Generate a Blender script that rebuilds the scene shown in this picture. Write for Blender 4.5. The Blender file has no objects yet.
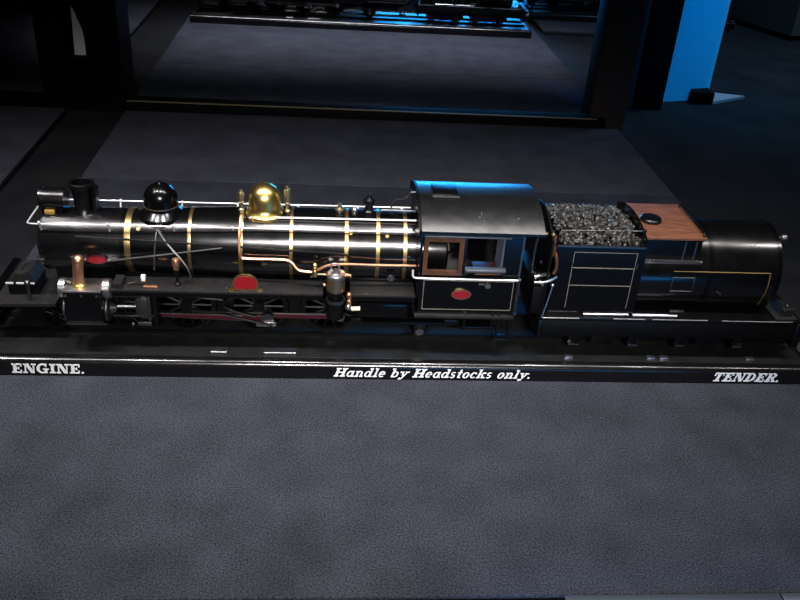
import bpy, bmesh, math, random
from mathutils import Vector, Matrix
S = bpy.context.scene
COL = S.collection
PI = math.pi
random.seed(7)

# ------------------------------------------------------------------ camera
YC = 1.5288                      # depth of the front model's centreline
cam_d = bpy.data.cameras.new('camera')
cam = bpy.data.objects.new('camera', cam_d)
COL.objects.link(cam)
pit, rol, yaw = 0.529599370, 0.0709238767, 0.100489113
fw = Vector((math.sin(yaw)*math.cos(pit), math.cos(yaw)*math.cos(pit), -math.sin(pit)))
r0 = Vector((math.cos(yaw), -math.sin(yaw), 0))
u0 = r0.cross(fw)
rr = math.cos(rol)*r0 + math.sin(rol)*u0
uu = -math.sin(rol)*r0 + math.cos(rol)*u0
m = Matrix((rr, uu, -fw)).transposed().to_4x4()
m.translation = Vector((0, 0, 1))
cam.matrix_world = m
cam_d.sensor_width = 36
cam_d.lens = 850*36/800
cam_d.clip_start = 0.02
S.camera = cam

# ------------------------------------------------------------------ world, lamps, exposure
w = bpy.data.worlds.new('world'); S.world = w; w.use_nodes = True
w.node_tree.nodes['Background'].inputs[0].default_value = (0.55, 0.6, 0.75, 1)
w.node_tree.nodes['Background'].inputs[1].default_value = 0.004
S.view_settings.view_transform = 'Standard'
S.view_settings.look = 'None'
S.view_settings.gamma = 1
S.view_settings.exposure = 0.15

def area(name, loc, target, sx, sy, power, color, spread=150):
    d = bpy.data.lights.new(name, 'AREA')
    d.shape = 'RECTANGLE'; d.size = sx; d.size_y = sy
    d.energy = power; d.color = color; d.spread = math.radians(spread)
    o = bpy.data.objects.new(name, d); COL.objects.link(o)
    o.location = loc
    o.rotation_euler = (Vector(target)-Vector(loc)).to_track_quat('-Z', 'Y').to_euler()
    return o
WARM = (1.0, 0.95, 0.93)
for lx, lp in ((-1.25, 4.2), (-0.72, 3.0), (-0.15, 2.8), (0.38, 2.6), (0.88, 1.7), (1.36, 1.3), (1.84, 1.1)):
    area('case_lamp', (lx, 1.12, 1.95), (lx*0.85, 1.50, 0), 0.15, 0.09, lp*1.15, WARM, 76)
area('hall_lamp', (0.12, -1.05, 1.6), (0.15, 1.5, 0.05), 1.1, 0.05, 5.2, WARM, 36)
area('back_case_lamp', (0.15, 4.12, 1.95), (0.15, 4.12, 0), 2.0, 0.2, 11, (0.93, 0.90, 1.0), 44)
area('aisle_lamp', (-1.5, 1.7, 1.9), (-1.5, 1.7, 0), 0.5, 0.5, 3.0, WARM, 75)
BLUE = (0.02, 0.36, 1.0)
area('blue_wash_lamp', (0.80, 5.95, 0.50), (0.6, 1.5, 0.40), 1.0, 0.5, 4.5, BLUE, 50)
area('blue_column_lamp', (1.75, 2.3, 1.6), (1.55, 3.5, 0.2), 0.3, 0.3, 1.9, (0.02, 0.42, 1.0), 50)
area('blue_floor_lamp', (2.6, 3.7, 2.2), (2.3, 3.95, 0), 0.4, 0.4, 14, (0.38, 0.68, 1.0), 100)
area('blue_strip_lamp', (0.60, 0.745, 0.022), (0.60, 1.5, 0.03), 0.80, 0.03, 0.36, BLUE, 120)

# ------------------------------------------------------------------ materials
def mat(name, base, rough=0.5, metal=0.0, spec=0.5, coat=0.0, noise=None, bump=0.0, bscale=200.0, rvar=0.0):
    mt = bpy.data.materials.new(name); mt.use_nodes = True
    nt = mt.node_tree; b = nt.nodes['Principled BSDF']
    b.inputs['Base Color'].default_value = (*base, 1)
    b.inputs['Roughness'].default_value = rough
    b.inputs['Metallic'].default_value = metal
    b.inputs['Specular IOR Level'].default_value = spec
    b.inputs['Coat Weight'].default_value = coat
    b.inputs['Coat Roughness'].default_value = 0.08
    tc = nt.nodes.new('ShaderNodeTexCoord')
    if noise:
        c2, sc, det = noise
        n = nt.nodes.new('ShaderNodeTexNoise'); n.inputs['Scale'].default_value = sc; n.inputs['Detail'].default_value = det
        nt.links.new(tc.outputs['Object'], n.inputs['Vector'])
        rp = nt.nodes.new('ShaderNodeValToRGB')
        rp.color_ramp.elements[0].position = 0.35; rp.color_ramp.elements[1].position = 0.65
        rp.color_ramp.elements[0].color = (*base, 1); rp.color_ramp.elements[1].color = (*c2, 1)
        nt.links.new(n.outputs['Fac'], rp.inputs[0]); nt.links.new(rp.outputs[0], b.inputs['Base Color'])
    if rvar:
        n2 = nt.nodes.new('ShaderNodeTexNoise'); n2.inputs['Scale'].default_value = 35; n2.inputs['Detail'].default_value = 5
        nt.links.new(tc.outputs['Object'], n2.inputs['Vector'])
        mr = nt.nodes.new('ShaderNodeMapRange')
        mr.inputs['To Min'].default_value = max(0.02, rough-rvar); mr.inputs['To Max'].default_value = rough+rvar
        nt.links.new(n2.outputs['Fac'], mr.inputs['Value']); nt.links.new(mr.outputs[0], b.inputs['Roughness'])
    if bump:
        n3 = nt.nodes.new('ShaderNodeTexNoise'); n3.inputs['Scale'].default_value = bscale; n3.inputs['Detail'].default_value = 4
        nt.links.new(tc.outputs['Object'], n3.inputs['Vector'])
        bp = nt.nodes.new('ShaderNodeBump'); bp.inputs['Strength'].default_value = bump; bp.inputs['Distance'].default_value = 0.002
        nt.links.new(n3.outputs['Fac'], bp.inputs['Height']); nt.links.new(bp.outputs[0], b.inputs['Normal'])
    return mt

M = {}
M['black'] = mat('gloss_black_paint', (0.0016, 0.0017, 0.002), 0.18, 0, 0.4, 0.0, rvar=0.05)
M['boiler'] = mat('boiler_black', (0.0018, 0.0019, 0.0022), 0.19, 0, 0.8, 0.0, rvar=0.06)
M['smoke'] = mat('smokebox_black', (0.0025, 0.0025, 0.003), 0.22, 0, 0.8, rvar=0.06)
M['satin'] = mat('satin_black', (0.0018, 0.0018, 0.002), 0.3, 0, 0.35, rvar=0.08)
M['grime'] = mat('oily_black', (0.001, 0.001, 0.0011), 0.5, 0, 0.15, noise=((0.002, 0.0019, 0.0018), 60, 4))
M['board'] = mat('footplate_grey', (0.013, 0.0125, 0.0125), 0.5, 0, 0.3, noise=((0.008, 0.008, 0.008), 80, 4))
M['roof'] = mat('roof_paint', (0.004, 0.0042, 0.005), 0.32, 0, 0.9, 0.0, noise=((0.006, 0.0062, 0.007), 25, 6), rvar=0.09, bump=0.12, bscale=60)
M['steel'] = mat('polished_steel', (0.62, 0.62, 0.62), 0.3, 1, rvar=0.06)
M['bright'] = mat('bright_nickel', (0.72, 0.72, 0.74), 0.4, 0.45, 0.6)
M['dsteel'] = mat('oily_steel', (0.16, 0.16, 0.165), 0.38, 1, rvar=0.1)
M['brass'] = mat('polished_brass', (0.80, 0.60, 0.20), 0.3, 1, rvar=0.04)
M['band'] = mat('brass_band', (0.50, 0.36, 0.16), 0.34, 1, rvar=0.08)
M['copper'] = mat('copper', (0.90, 0.46, 0.27), 0.36, 1, rvar=0.06)
M['gun'] = mat('bronze_fitting', (0.36, 0.30, 0.19), 0.4, 1, rvar=0.08)
M['red'] = mat('red_enamel', (0.20, 0.006, 0.011), 0.4, 0, 0.3)
M['maroon'] = mat('maroon_paint', (0.04, 0.003, 0.007), 0.35, 0, 0.5)
M['cream'] = mat('cream_metal', (0.75, 0.68, 0.42), 0.3)
M['white'] = mat('white_lettering', (0.88, 0.88, 0.89), 0.5, noise=((0.74, 0.74, 0.77), 150, 3))
M['wood'] = mat('cab_wood', (0.045, 0.019, 0.009), 0.5, 0, 0.3, noise=((0.075, 0.032, 0.014), 90, 4))
M['lining'] = mat('gold_lining', (0.16, 0.145, 0.11), 0.5)
M['glasslens'] = mat('lamp_glass', (0.35, 0.22, 0.05), 0.1)
M['coal'] = mat('coal', (0.013, 0.0128, 0.0125), 0.42, 0, 0.6, noise=((0.045, 0.0435, 0.04), 160, 2))
M['panelblk'] = mat('black_panel', (0.002, 0.002, 0.0022), 0.6, 0, 0.03)
M['floor'] = mat('dark_floor', (0.013, 0.0135, 0.015), 0.75, 0, 0.04, noise=((0.0085, 0.009, 0.011), 6, 6), bump=0.3, bscale=300)
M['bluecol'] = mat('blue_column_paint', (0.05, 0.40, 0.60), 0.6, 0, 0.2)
M['palef'] = mat('pale_plate', (0.28, 0.24, 0.25), 0.4)
M['cabinet'] = mat('dark_cabinet', (0.045, 0.052, 0.046), 0.6)
M['railgleam'] = mat('golden_gleam', (0.10, 0.08, 0.04), 0.55, 0, 0.2)
M['bluetrim'] = mat('grey_metal_trim', (0.12, 0.14, 0.17), 0.4, 0.7)

# mahogany board with long grain
mt = bpy.data.materials.new('mahogany_grain'); mt.use_nodes = True; nt = mt.node_tree; b = nt.nodes['Principled BSDF']
tc = nt.nodes.new('ShaderNodeTexCoord'); mp = nt.nodes.new('ShaderNodeMapping'); mp.inputs['Scale'].default_value = (14, 130, 60)
nz = nt.nodes.new('ShaderNodeTexNoise'); nz.inputs['Scale'].default_value = 1.6; nz.inputs['Detail'].default_value = 6; nz.inputs['Distortion'].default_value = 0.8
rp = nt.nodes.new('ShaderNodeValToRGB'); rp.color_ramp.elements[0].position = .35; rp.color_ramp.elements[1].position = .68
rp.color_ramp.elements[0].color = (0.085, 0.030, 0.015, 1); rp.color_ramp.elements[1].color = (0.19, 0.075, 0.038, 1)
nt.links.new(tc.outputs['Object'], mp.inputs[0]); nt.links.new(mp.outputs[0], nz.inputs['Vector']); nt.links.new(nz.outputs['Fac'], rp.inputs[0]); nt.links.new(rp.outputs[0], b.inputs['Base Color'])
b.inputs['Roughness'].default_value = 0.5
M['deck'] = mt

# speckled carpet
def carpet(name, c1, c2, blot=0.25):
    mt = bpy.data.materials.new(name); mt.use_nodes = True; nt = mt.node_tree; b = nt.nodes['Principled BSDF']
    g = nt.nodes.new('ShaderNodeNewGeometry')
    n = nt.nodes.new('ShaderNodeTexNoise'); n.inputs['Scale'].default_value = 330; n.inputs['Detail'].default_value = 3
    n2 = nt.nodes.new('ShaderNodeTexNoise'); n2.inputs['Scale'].default_value = 9; n2.inputs['Detail'].default_value = 5
    for k in (n, n2): nt.links.new(g.outputs['Position'], k.inputs['Vector'])
    rp = nt.nodes.new('ShaderNodeValToRGB'); rp.color_ramp.elements[0].position = .36; rp.color_ramp.elements[1].position = .66
    rp.color_ramp.elements[0].color = (*c1, 1); rp.color_ramp.elements[1].color = (*c2, 1)
    nt.links.new(n.outputs['Fac'], rp.inputs[0])
    mr = nt.nodes.new('ShaderNodeMapRange'); mr.inputs['From Min'].default_value = .3; mr.inputs['From Max'].default_value = .7
    mr.inputs['To Min'].default_value = 1-blot; mr.inputs['To Max'].default_value = 1+blot
    nt.links.new(n2.outputs['Fac'], mr.inputs['Value'])
    mx = nt.nodes.new('ShaderNodeVectorMath'); mx.operation = 'SCALE'
    nt.links.new(rp.outputs[0], mx.inputs[0]); nt.links.new(mr.outputs[0], mx.inputs['Scale']); nt.links.new(mx.outputs[0], b.inputs['Base Color'])
    b.inputs['Roughness'].default_value = 0.95; b.inputs['Specular IOR Level'].default_value = 0.0
    bp = nt.nodes.new('ShaderNodeBump'); bp.inputs['Strength'].default_value = 0.35; bp.inputs['Distance'].default_value = 0.003
    nt.links.new(n.outputs['Fac'], bp.inputs['Height']); nt.links.new(bp.outputs[0], b.inputs['Normal'])
    return mt
M['carpet'] = carpet('grey_carpet', (0.017, 0.0192, 0.027), (0.052, 0.055, 0.068), 0.2)

# glass pane
mt = bpy.data.materials.new('clear_pane'); mt.use_nodes = True; nt = mt.node_tree
nt.nodes.remove(nt.nodes['Principled BSDF'])
tr = nt.nodes.new('ShaderNodeBsdfTransparent'); tr.inputs[0].default_value = (0.93, 0.95, 0.95, 1)
gl = nt.nodes.new('ShaderNodeBsdfGlossy'); gl.inputs['Roughness'].default_value = 0.0
fr = nt.nodes.new('ShaderNodeFresnel'); fr.inputs['IOR'].default_value = 1.35
mx = nt.nodes.new('ShaderNodeMixShader')
nt.links.new(fr.outputs[0], mx.inputs[0]); nt.links.new(tr.outputs[0], mx.inputs[1]); nt.links.new(gl.outputs[0], mx.inputs[2])
nt.links.new(mx.outputs[0], nt.nodes['Material Output'].inputs['Surface'])
M['pane'] = mt

# ------------------------------------------------------------------ mesh building
class MB:
    def __init__(s): s.v = []; s.f = []
    def add(s, vs, fs):
        k = len(s.v); s.v += [tuple(p) for p in vs]; s.f += [tuple(i+k for i in f) for f in fs]; return s
    def box(s, x0, x1, y0, y1, z0, z1, bev=0.0):
        if bev <= 0:
            s.add([(x0,y0,z0),(x1,y0,z0),(x1,y1,z0),(x0,y1,z0),(x0,y0,z1),(x1,y0,z1),(x1,y1,z1),(x0,y1,z1)],
                  [(0,3,2,1),(4,5,6,7),(0,1,5,4),(1,2,6,5),(2,3,7,6),(3,0,4,7)])
        else:
            bm = bmesh.new(); bmesh.ops.create_cube(bm, size=1)
            for v in bm.verts: v.co = ((x0+x1)/2+v.co.x*(x1-x0), (y0+y1)/2+v.co.y*(y1-y0), (z0+z1)/2+v.co.z*(z1-z0))
            bmesh.ops.bevel(bm, geom=bm.edges[:], offset=bev, segments=2, affect='EDGES', profile=0.5)
            s.bm(bm)
        return s
    def bm(s, bm):
        bm.verts.ensure_lookup_table(); bm.verts.index_update()
        s.add([v.co for v in bm.verts], [[v.index for v in f.verts] for f in bm.faces]); bm.free(); return s
    def lathe(s, prof, o, ax='z', seg=32):
        """prof: list of (r, h) along the axis"""
        o = Vector(o); n = len(prof); vs = []
        def pt(r, h, a):
            c, d = r*math.cos(a), r*math.sin(a)
            return o+Vector({'z': (c, d, h), 'x': (h, c, d), 'y': (d, h, c)}[ax])
        for (r, h) in prof:
            for k in range(seg): vs.append(pt(r, h, 2*PI*k/seg))
        fs = []
        for i in range(n-1):
            for k in range(seg):
                a, b2 = i*seg+k, i*seg+(k+1) % seg
                fs.append((a, b2, b2+seg, a+seg))
        if prof[0][0] > 1e-6: fs.append(tuple(reversed(range(seg))))
        if prof[-1][0] > 1e-6: fs.append(tuple((n-1)*seg+k for k in range(seg)))
        return s.add(vs, fs)
    def cyl(s, p0, p1, r, r1=None, seg=16):
        p0, p1 = Vector(p0), Vector(p1); d = (p1-p0); r1 = r if r1 is None else r1
        q = d.to_track_quat('Z', 'Y'); vs = []
        for (p, rad) in ((p0, r), (p1, r1)):
            for k in range(seg):
                a = 2*PI*k/seg; vs.append(p+q @ Vector((rad*math.cos(a), rad*math.sin(a), 0)))
        fs = [(k, (k+1) % seg, (k+1) % seg+seg, k+seg) for k in range(seg)]
        fs += [tuple(reversed(range(seg))), tuple(range(seg, 2*seg))]
        return s.add(vs, fs)
    def tube(s, pts, r, seg=10, smooth=2):
        P = [Vector(p) for p in pts]
        for _ in range(smooth):
            if len(P) < 3: break
            Q = [P[0]]
            for a, b2 in zip(P[:-1], P[1:]): Q += [a.lerp(b2, .25), a.lerp(b2, .75)]
            Q.append(P[-1]); P = Q
        n = len(P); vs = []; up = None
        for i in range(n):
            t = (P[min(i+1, n-1)]-P[max(i-1, 0)]).normalized()
            if up is None:
                up = t.orthogonal().normalized()
            up = (up-t*up.dot(t)).normalized(); sd = t.cross(up)
            for k in range(seg):
                a = 2*PI*k/seg; vs.append(P[i]+(up*math.cos(a)+sd*math.sin(a))*r)
        fs = [(i*seg+k, i*seg+(k+1) % seg, (i+1)*seg+(k+1) % seg, (i+1)*seg+k) for i in range(n-1) for k in range(seg)]
        fs += [tuple(reversed(range(seg))), tuple((n-1)*seg+k for k in range(seg))]
        return s.add(vs, fs)
    def ball(s, o, r, seg=16, sz=1.0):
        n = seg//2
        return s.lathe([(max(r*math.sin(PI*i/n), 1e-7), -r*sz*math.cos(PI*i/n)) for i in range(n+1)], o, 'z', seg)
    def prism(s, poly, plane, a0, a1):
        """polygon (u,v) in plane 'xz' (extruded along y), 'yz' (along x), 'xy' (along z)"""
        f = {'xz': lambda u, v, a: (u, a, v), 'yz': lambda u, v, a: (a, u, v), 'xy': lambda u, v, a: (u, v, a)}[plane]
        n = len(poly)
        vs = [f(u, v, a0) for u, v in poly]+[f(u, v, a1) for u, v in poly]
        fs = [tuple(range(n)), tuple(reversed(range(n, 2*n)))]+[(k, k+n, (k+1) % n+n, (k+1) % n) for k in range(n)]
        return s.add(vs, fs)
    def frame(s, x0, x1, z0, z1, t, y0, y1):
        s.box(x0, x1, y0, y1, z0, z0+t); s.box(x0, x1, y0, y1, z1-t, z1)
        s.box(x0, x0+t, y0, y1, z0+t, z1-t); s.box(x1-t, x1, y0, y1, z0+t, z1-t); return s
    def build(s, name, mt, parent=None, smooth=35):
        me = bpy.data.meshes.new(name)
        org = Vector(parent_origin(parent)) if parent else Vector((0, 0, 0))
        me.from_pydata([tuple(Vector(p)-org) for p in s.v], [], s.f)
        bm = bmesh.new(); bm.from_mesh(me); bmesh.ops.recalc_face_normals(bm, faces=bm.faces); bm.to_mesh(me); bm.free()
        me.materials.append(mt)
        me.shade_smooth()
        me.set_sharp_from_angle(angle=math.radians(smooth))
        o = bpy.data.objects.new(name, me); COL.objects.link(o)
        if parent: o.parent = parent
        return o
ORG = {}
def parent_origin(p):
    while p.parent: p = p.parent
    return ORG.get(p.name, (0, 0, 0))
def tag(o, label, cat=None, group=None, kind=None):
    if label: o['label'] = label
    if cat: o['category'] = cat
    if group: o['group'] = group
    if kind: o['kind'] = kind
    return o
def thing(name, loc, label, cat, group=None):
    o = bpy.data.objects.new(name, None); COL.objects.link(o); o.empty_display_size = .05
    ORG[o.name] = loc                                   # in model coordinates (y = 0 on the centreline)
    o.location = (loc[0], loc[1]+YC, loc[2])
    return tag(o, label, cat, group)
def world_box_mesh(name, mt, boxes, bev=0):
    b = MB()
    for q in boxes: b.box(*q, bev)
    return b.build(name, mt)
def kids(o): return [c for c in o.children]
def copy_tree(o, parent=None):
    c = o.copy(); COL.objects.link(c)
    if parent: c.parent = parent
    for ch in list(o.children): copy_tree(ch, c)
    return c

# ------------------------------------------------------------------ the setting
FZ = -0.02
tag(world_box_mesh('floor', M['floor'], [(-6, 8, -1.0, 9, FZ-0.05, FZ)]), None, kind='structure')
PL = [
 ('carpeted_platform', (-0.72, 1.07, 0.845, 2.369), 'wide grey carpeted display platform in the foreground carrying the front model', 'front'),
 ('carpeted_platform', (-0.72, 1.07, 2.373, 2.985), 'dim strip of grey carpeted platform between the front model and the black sill', 'front'),
 ('carpeted_platform', (-0.72, 1.07, 3.065, 3.618), 'dim strip of grey carpeted platform just behind the black sill', 'back'),
 ('carpeted_platform', (-0.72, 1.07, 3.622, 6.2), 'lit grey carpeted platform under the model at the back', 'back'),
 ('carpeted_platform', (-2.7, -0.925, 0.845, 2.985), 'grey carpeted platform across the black aisle from the front locomotive', 'left'),
 ('carpeted_platform', (-2.7, -0.925, 3.065, 6.2), 'dark carpeted platform beyond the wide black pillar with the slot', 'left'),
 ('carpeted_platform', (1.12, 2.1, 4.55, 6.2), 'grey carpeted platform under the farthest model, behind the brown post', 'back'),
]
for n, (x0, x1, y0, y1), lab, _ in PL:
    o = world_box_mesh(n, M['carpet'], [(x0, x1, y0, y1, FZ, 0)], 0.003)
    tag(o, lab, 'display platform', 'carpeted platforms')
# front edge trim, lit blue at the right
o = world_box_mesh('edge_trim', M['panelblk'], [(-1.2, 1.3, 0.815, 0.843, FZ, -0.004)]); tag(o, 'black edging along the front of the foreground carpet', 'edging')
tr_ = thing('sill_bar', (0.53, 0.82-YC, 0), 'grey metal sill bar along the near edge of the foreground carpet', 'sill bar')
MB().box(0.36, 0.692, 0.822-YC, 0.843-YC, -0.004, 0.003, .001).build('bar', M['bluetrim'], tr_)
MB().box(0.694, 0.9, 0.822-YC, 0.843-YC, -0.004, 0.003, .001).build('bar', M['bluetrim'], tr_)

# partition: pane on a low black sill between pillars
win = MB().box(-0.732, 0.964, 3.028, 3.034, 0.03, 2.4).build('window_1', M['pane']); tag(win, 'clear glass pane between the two display cases', kind='structure')
sill = MB().box(-0.716, 1.02, 2.99, 3.06, FZ, 0.030, .002).build('window_frame', M['panelblk'], win)
MB().box(-0.714, 0.985, 2.991, 2.999, 0.030, 0.0325).build('gleam_strip', M['railgleam'], sill)  # golden gleam of the sill edge, put in as a coloured strip
o = world_box_mesh('trim_1', M['panelblk'], [(-2.7, -1.005, 2.99, 3.06, FZ, 0.03)]); tag(o, 'black sill beyond the left pillar', kind='structure')

# left pillar: two black uprights around a narrow slot
p = thing('pillar', (-0.89, 3.1-YC, FZ), 'wide black pillar with a narrow pale slot, left of the back glass', 'pillar')
y0, y1 = 3.02-YC, 3.2-YC
MB().box(-1.005, -0.912, y0, y1, FZ, 2.4).build('upright', M['panelblk'], p)
MB().box(-0.842, -0.727, y0, y1, FZ, 2.4).build('upright', M['panelblk'], p)
MB().box(-0.915, -0.840, y0+.002, y1, FZ, 0.165).build('base_block', M['panelblk'], p)
MB().prism([(-0.895, 0.165), (-0.846, 0.165), (-0.860, 0.25), (-0.878, 0.31), (-0.888, 0.33)], 'xz', y0+.05, y0+.06).build('light_spot_plate', mat('light_spot', (0.75, 0.75, 0.70), 0.5), p)  # pale plate put in for a spot of light on the pillar
MB().box(-0.915, -0.840, y0+.08, y1, 0.165, 2.4).build('slot_back', M['panelblk'], p)
# right post
p = thing('pillar', (1.05, 3.1-YC, FZ), 'narrow dark brown post standing right of the back glass', 'pillar')
MB().box(0.964, 1.10, 3.02-YC, 3.14-YC, FZ, 2.4, .004).build('upright', mat('dark_brown_post', (0.02, 0.016, 0.017), 0.6, 0, 0.04), p)
# blue column with black side
p = thing('column', (1.45, 3.5-YC, FZ), 'tall blue lit column with a black left face at the upper right', 'column')
MB().box(1.14, 1.225, 3.298-YC, 3.7-YC, FZ, 2.6, .02).build('glow_strip', mat('dim_blue_glow', (0.004, 0.02, 0.03), 0.6, 0, 0.05), p)  # faint blue glow painted as a dark blue strip
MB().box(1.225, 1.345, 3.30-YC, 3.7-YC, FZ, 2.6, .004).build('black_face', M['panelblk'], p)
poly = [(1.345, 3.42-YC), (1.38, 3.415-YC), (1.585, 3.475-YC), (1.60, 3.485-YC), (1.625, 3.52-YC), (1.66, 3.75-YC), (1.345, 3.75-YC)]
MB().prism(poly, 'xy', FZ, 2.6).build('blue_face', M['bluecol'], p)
MB().box(1.515, 1.60, 3.40-YC, 3.50-YC, FZ, 0.03).build('foot_block', M['panelblk'], p)
p = MB().prism([(1.595, 3.405), (1.62, 3.56), (1.79, 3.515)], 'xy', FZ, FZ+.012).build('floor_plate', M['palef']); tag(p, 'small pale triangular plate on the floor beside the blue column', 'floor plate')
# cabinet in the far right corner
p = thing('cabinet', (2.6, 5.0-YC, FZ), 'dark grey cabinet standing on the floor well behind the blue column', 'cabinet')
c0, c1, c2, c3 = (2.37, 5.115-YC), (2.54, 4.655-YC), (3.0, 4.83-YC), (2.83, 5.29-YC)
MB().prism([c0, c1, c2, c3], 'xy', FZ+.03, 1.2).build('body', M['cabinet'], p)
MB().prism([(c0[0]+.03, c0[1]), (c1[0]+.02, c1[1]+.03), (c2[0]-.03, c2[1]), (c3[0]-.02, c3[1]-.03)], 'xy', FZ, FZ+.03).build('plinth', M['panelblk'], p)
o = MB().prism([(2.72, 4.55), (2.70, 4.45), (4.2, 5.0), (4.2, 5.1)], 'xy', FZ, 2.2).build('wall_right', mat('right_wall', (0.08, 0.1, 0.12), 0.6)); tag(o, 'pale wall beyond the cabinet', kind='structure')

# ------------------------------------------------------------------ lettering (own slab-serif strokes)
def arc(cx, cy, rx, ry, tx, ty, a0, a1, n=14):
    """ring sector as a list of quads"""
    out = []
    for k in range(n):
        a, b2 = math.radians(a0+(a1-a0)*k/n), math.radians(a0+(a1-a0)*(k+1)/n)
        out.append([(cx+rx*math.cos(a), cy+ry*math.sin(a)), (cx+rx*math.cos(b2), cy+ry*math.sin(b2)),
                    (cx+(rx-tx)*math.cos(b2), cy+(ry-ty)*math.sin(b2)), (cx+(rx-tx)*math.cos(a), cy+(ry-ty)*math.sin(a))])
    return out
def R_(x0, y0, x1, y1): return [[(x0, y0), (x1, y0), (x1, y1), (x0, y1)]]
def P_(*p): return [list(p)]
T, H, SR = .24, .11, .13     # stem, hairline, slab height
def serif(x0, x1, y): return R_(x0, y, x1, y+SR)
XH = .68
G = {
 'E': (.86, R_(.12,0,.12+T+.04,1)+serif(0,.82,0)+serif(0,.82,1-SR)+R_(.3,.45,.6,.56)+R_(.7,.0,.82,.32)+R_(.7,.68,.82,1)+R_(.52,.36,.62,.65)),
 'N': (1.0, R_(.12,0,.24,1)+R_(.78,0,.90,1)+P_((.12,1),(.42,1),(.90,0),(.62,0))+serif(0,.36,0)+serif(0,.3,1-SR)+serif(.66,1.02,1-SR)),
 'G': (.98, arc(.48,.5,.48,.52,.26,.13,50,320)+R_(.66,.0,.88,.42)+serif(.5,1.0,.36)+R_(.70,.66,.82,1.0)),
 'I': (.50, R_(.12,0,.38,1)+serif(0,.5,0)+serif(0,.5,1-SR)),
 'T': (.86, R_(.30,0,.56,1)+serif(.16,.70,0)+serif(0,.86,1-SR)+R_(0,.64,.12,1)+R_(.74,.64,.86,1)),
 'D': (.94, R_(.12,0,.38,1)+serif(0,.42,0)+serif(0,.42,1-SR)+arc(.40,.5,.52,.5,.26,.12,-90,90)),
 'R': (.98, R_(.12,0,.38,1)+serif(0,.5,0)+serif(0,.4,1-SR)+arc(.42,.73,.44,.27,.24,.11,-90,90)+R_(.3,.46,.45,.57)+P_((.46,.5),(.70,.5),(.92,.0),(.64,.0))+serif(.64,1.0,0)),
 'H': (1.05, R_(.10,0,.36,1)+R_(.68,0,.94,1)+R_(.3,.44,.7,.56)+serif(0,.46,0)+serif(0,.46,1-SR)+serif(.58,1.05,0)+serif(.58,1.05,1-SR)),
 'a': (.70, arc(.30,.33,.30,.35,.17,.10,0,360)+R_(.44,0,.62,XH)+serif(.5,.74,0)),
 'n': (.76, R_(.10,0,.28,XH)+serif(0,.34,0)+serif(0,.2,XH-SR)+arc(.40,.42,.26,.27,.18,.10,0,160)+R_(.48,0,.66,.44)+serif(.44,.78,0)),
 'd': (.74, arc(.30,.33,.30,.35,.17,.10,0,360)+R_(.46,0,.64,1.02)+serif(.34,.6,1.02-SR)+serif(.52,.78,0)),
 'l': (.42, R_(.12,0,.30,1.02)+serif(0,.25,1.02-SR)+serif(.02,.42,0)),
 'e': (.62, arc(.30,.34,.30,.35,.18,.10,0,315)+R_(.14,.29,.58,.38)),
 'b': (.72, arc(.38,.33,.30,.35,.17,.10,0,360)+R_(.06,0,.24,1.02)+serif(-.06,.2,1.02-SR)),
 'y': (.74, P_((.04,XH),(.26,XH),(.46,.12),(.34,0))+P_((.60,XH),(.72,XH),(.32,-.24),(.20,-.24))+serif(-.03,.34,XH-SR)+serif(.46,.82,XH-SR)+arc(.14,-.17,.13,.11,.12,.10,0,360,8)),
 's': (.54, arc(.26,.49,.23,.20,.14,.09,40,270)+arc(.24,.20,.25,.21,.15,.09,-140,90)),
 't': (.46, R_(.12,.06,.30,.95)+R_(0,XH-.11,.44,XH)+arc(.28,.12,.17,.13,.12,.09,180,340,8)),
 'o': (.64, arc(.31,.34,.31,.36,.18,.09,0,360)),
 'c': (.58, arc(.30,.34,.30,.36,.18,.10,45,320)+R_(.40,.46,.54,.62)),
 'k': (.76, R_(.08,0,.26,1.02)+serif(-.04,.2,1.02-SR)+serif(-.02,.34,0)+P_((.24,.34),(.34,.40),(.66,.62),(.52,.66))+P_((.34,.42),(.50,.44),(.70,.02),(.48,.02))+serif(.42,.78,0)+serif(.42,.74,XH-SR)),
 '.': (.30, R_(.04,0,.22,.18)),
 ' ': (.36, []),
}
def lettering(text, x0, x1, z0, z1, y, slant, parent, label, gap=.07):
    cur = 0; quads = []
    for ch in text:
        adv, sh = G[ch]
        for q in sh: quads.append([(cur+u+slant*v, v) for u, v in q])
        cur += adv+gap
    W = max(u for q in quads for u, v in q)
    b = MB(); k = 0
    for q in quads:
        # every stroke gets its own hair of depth so overlapping strokes never coincide
        yy = y-0.0005-0.00001*(k % 9); k += 1
        pts = [(x0+u/W*(x1-x0), z0+v*(z1-z0)) for u, v in q]
        b.prism(pts, 'xz', yy, y+.001)
    o = b.build('lettering', M['white'], parent); tag(o, label); return o

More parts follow.
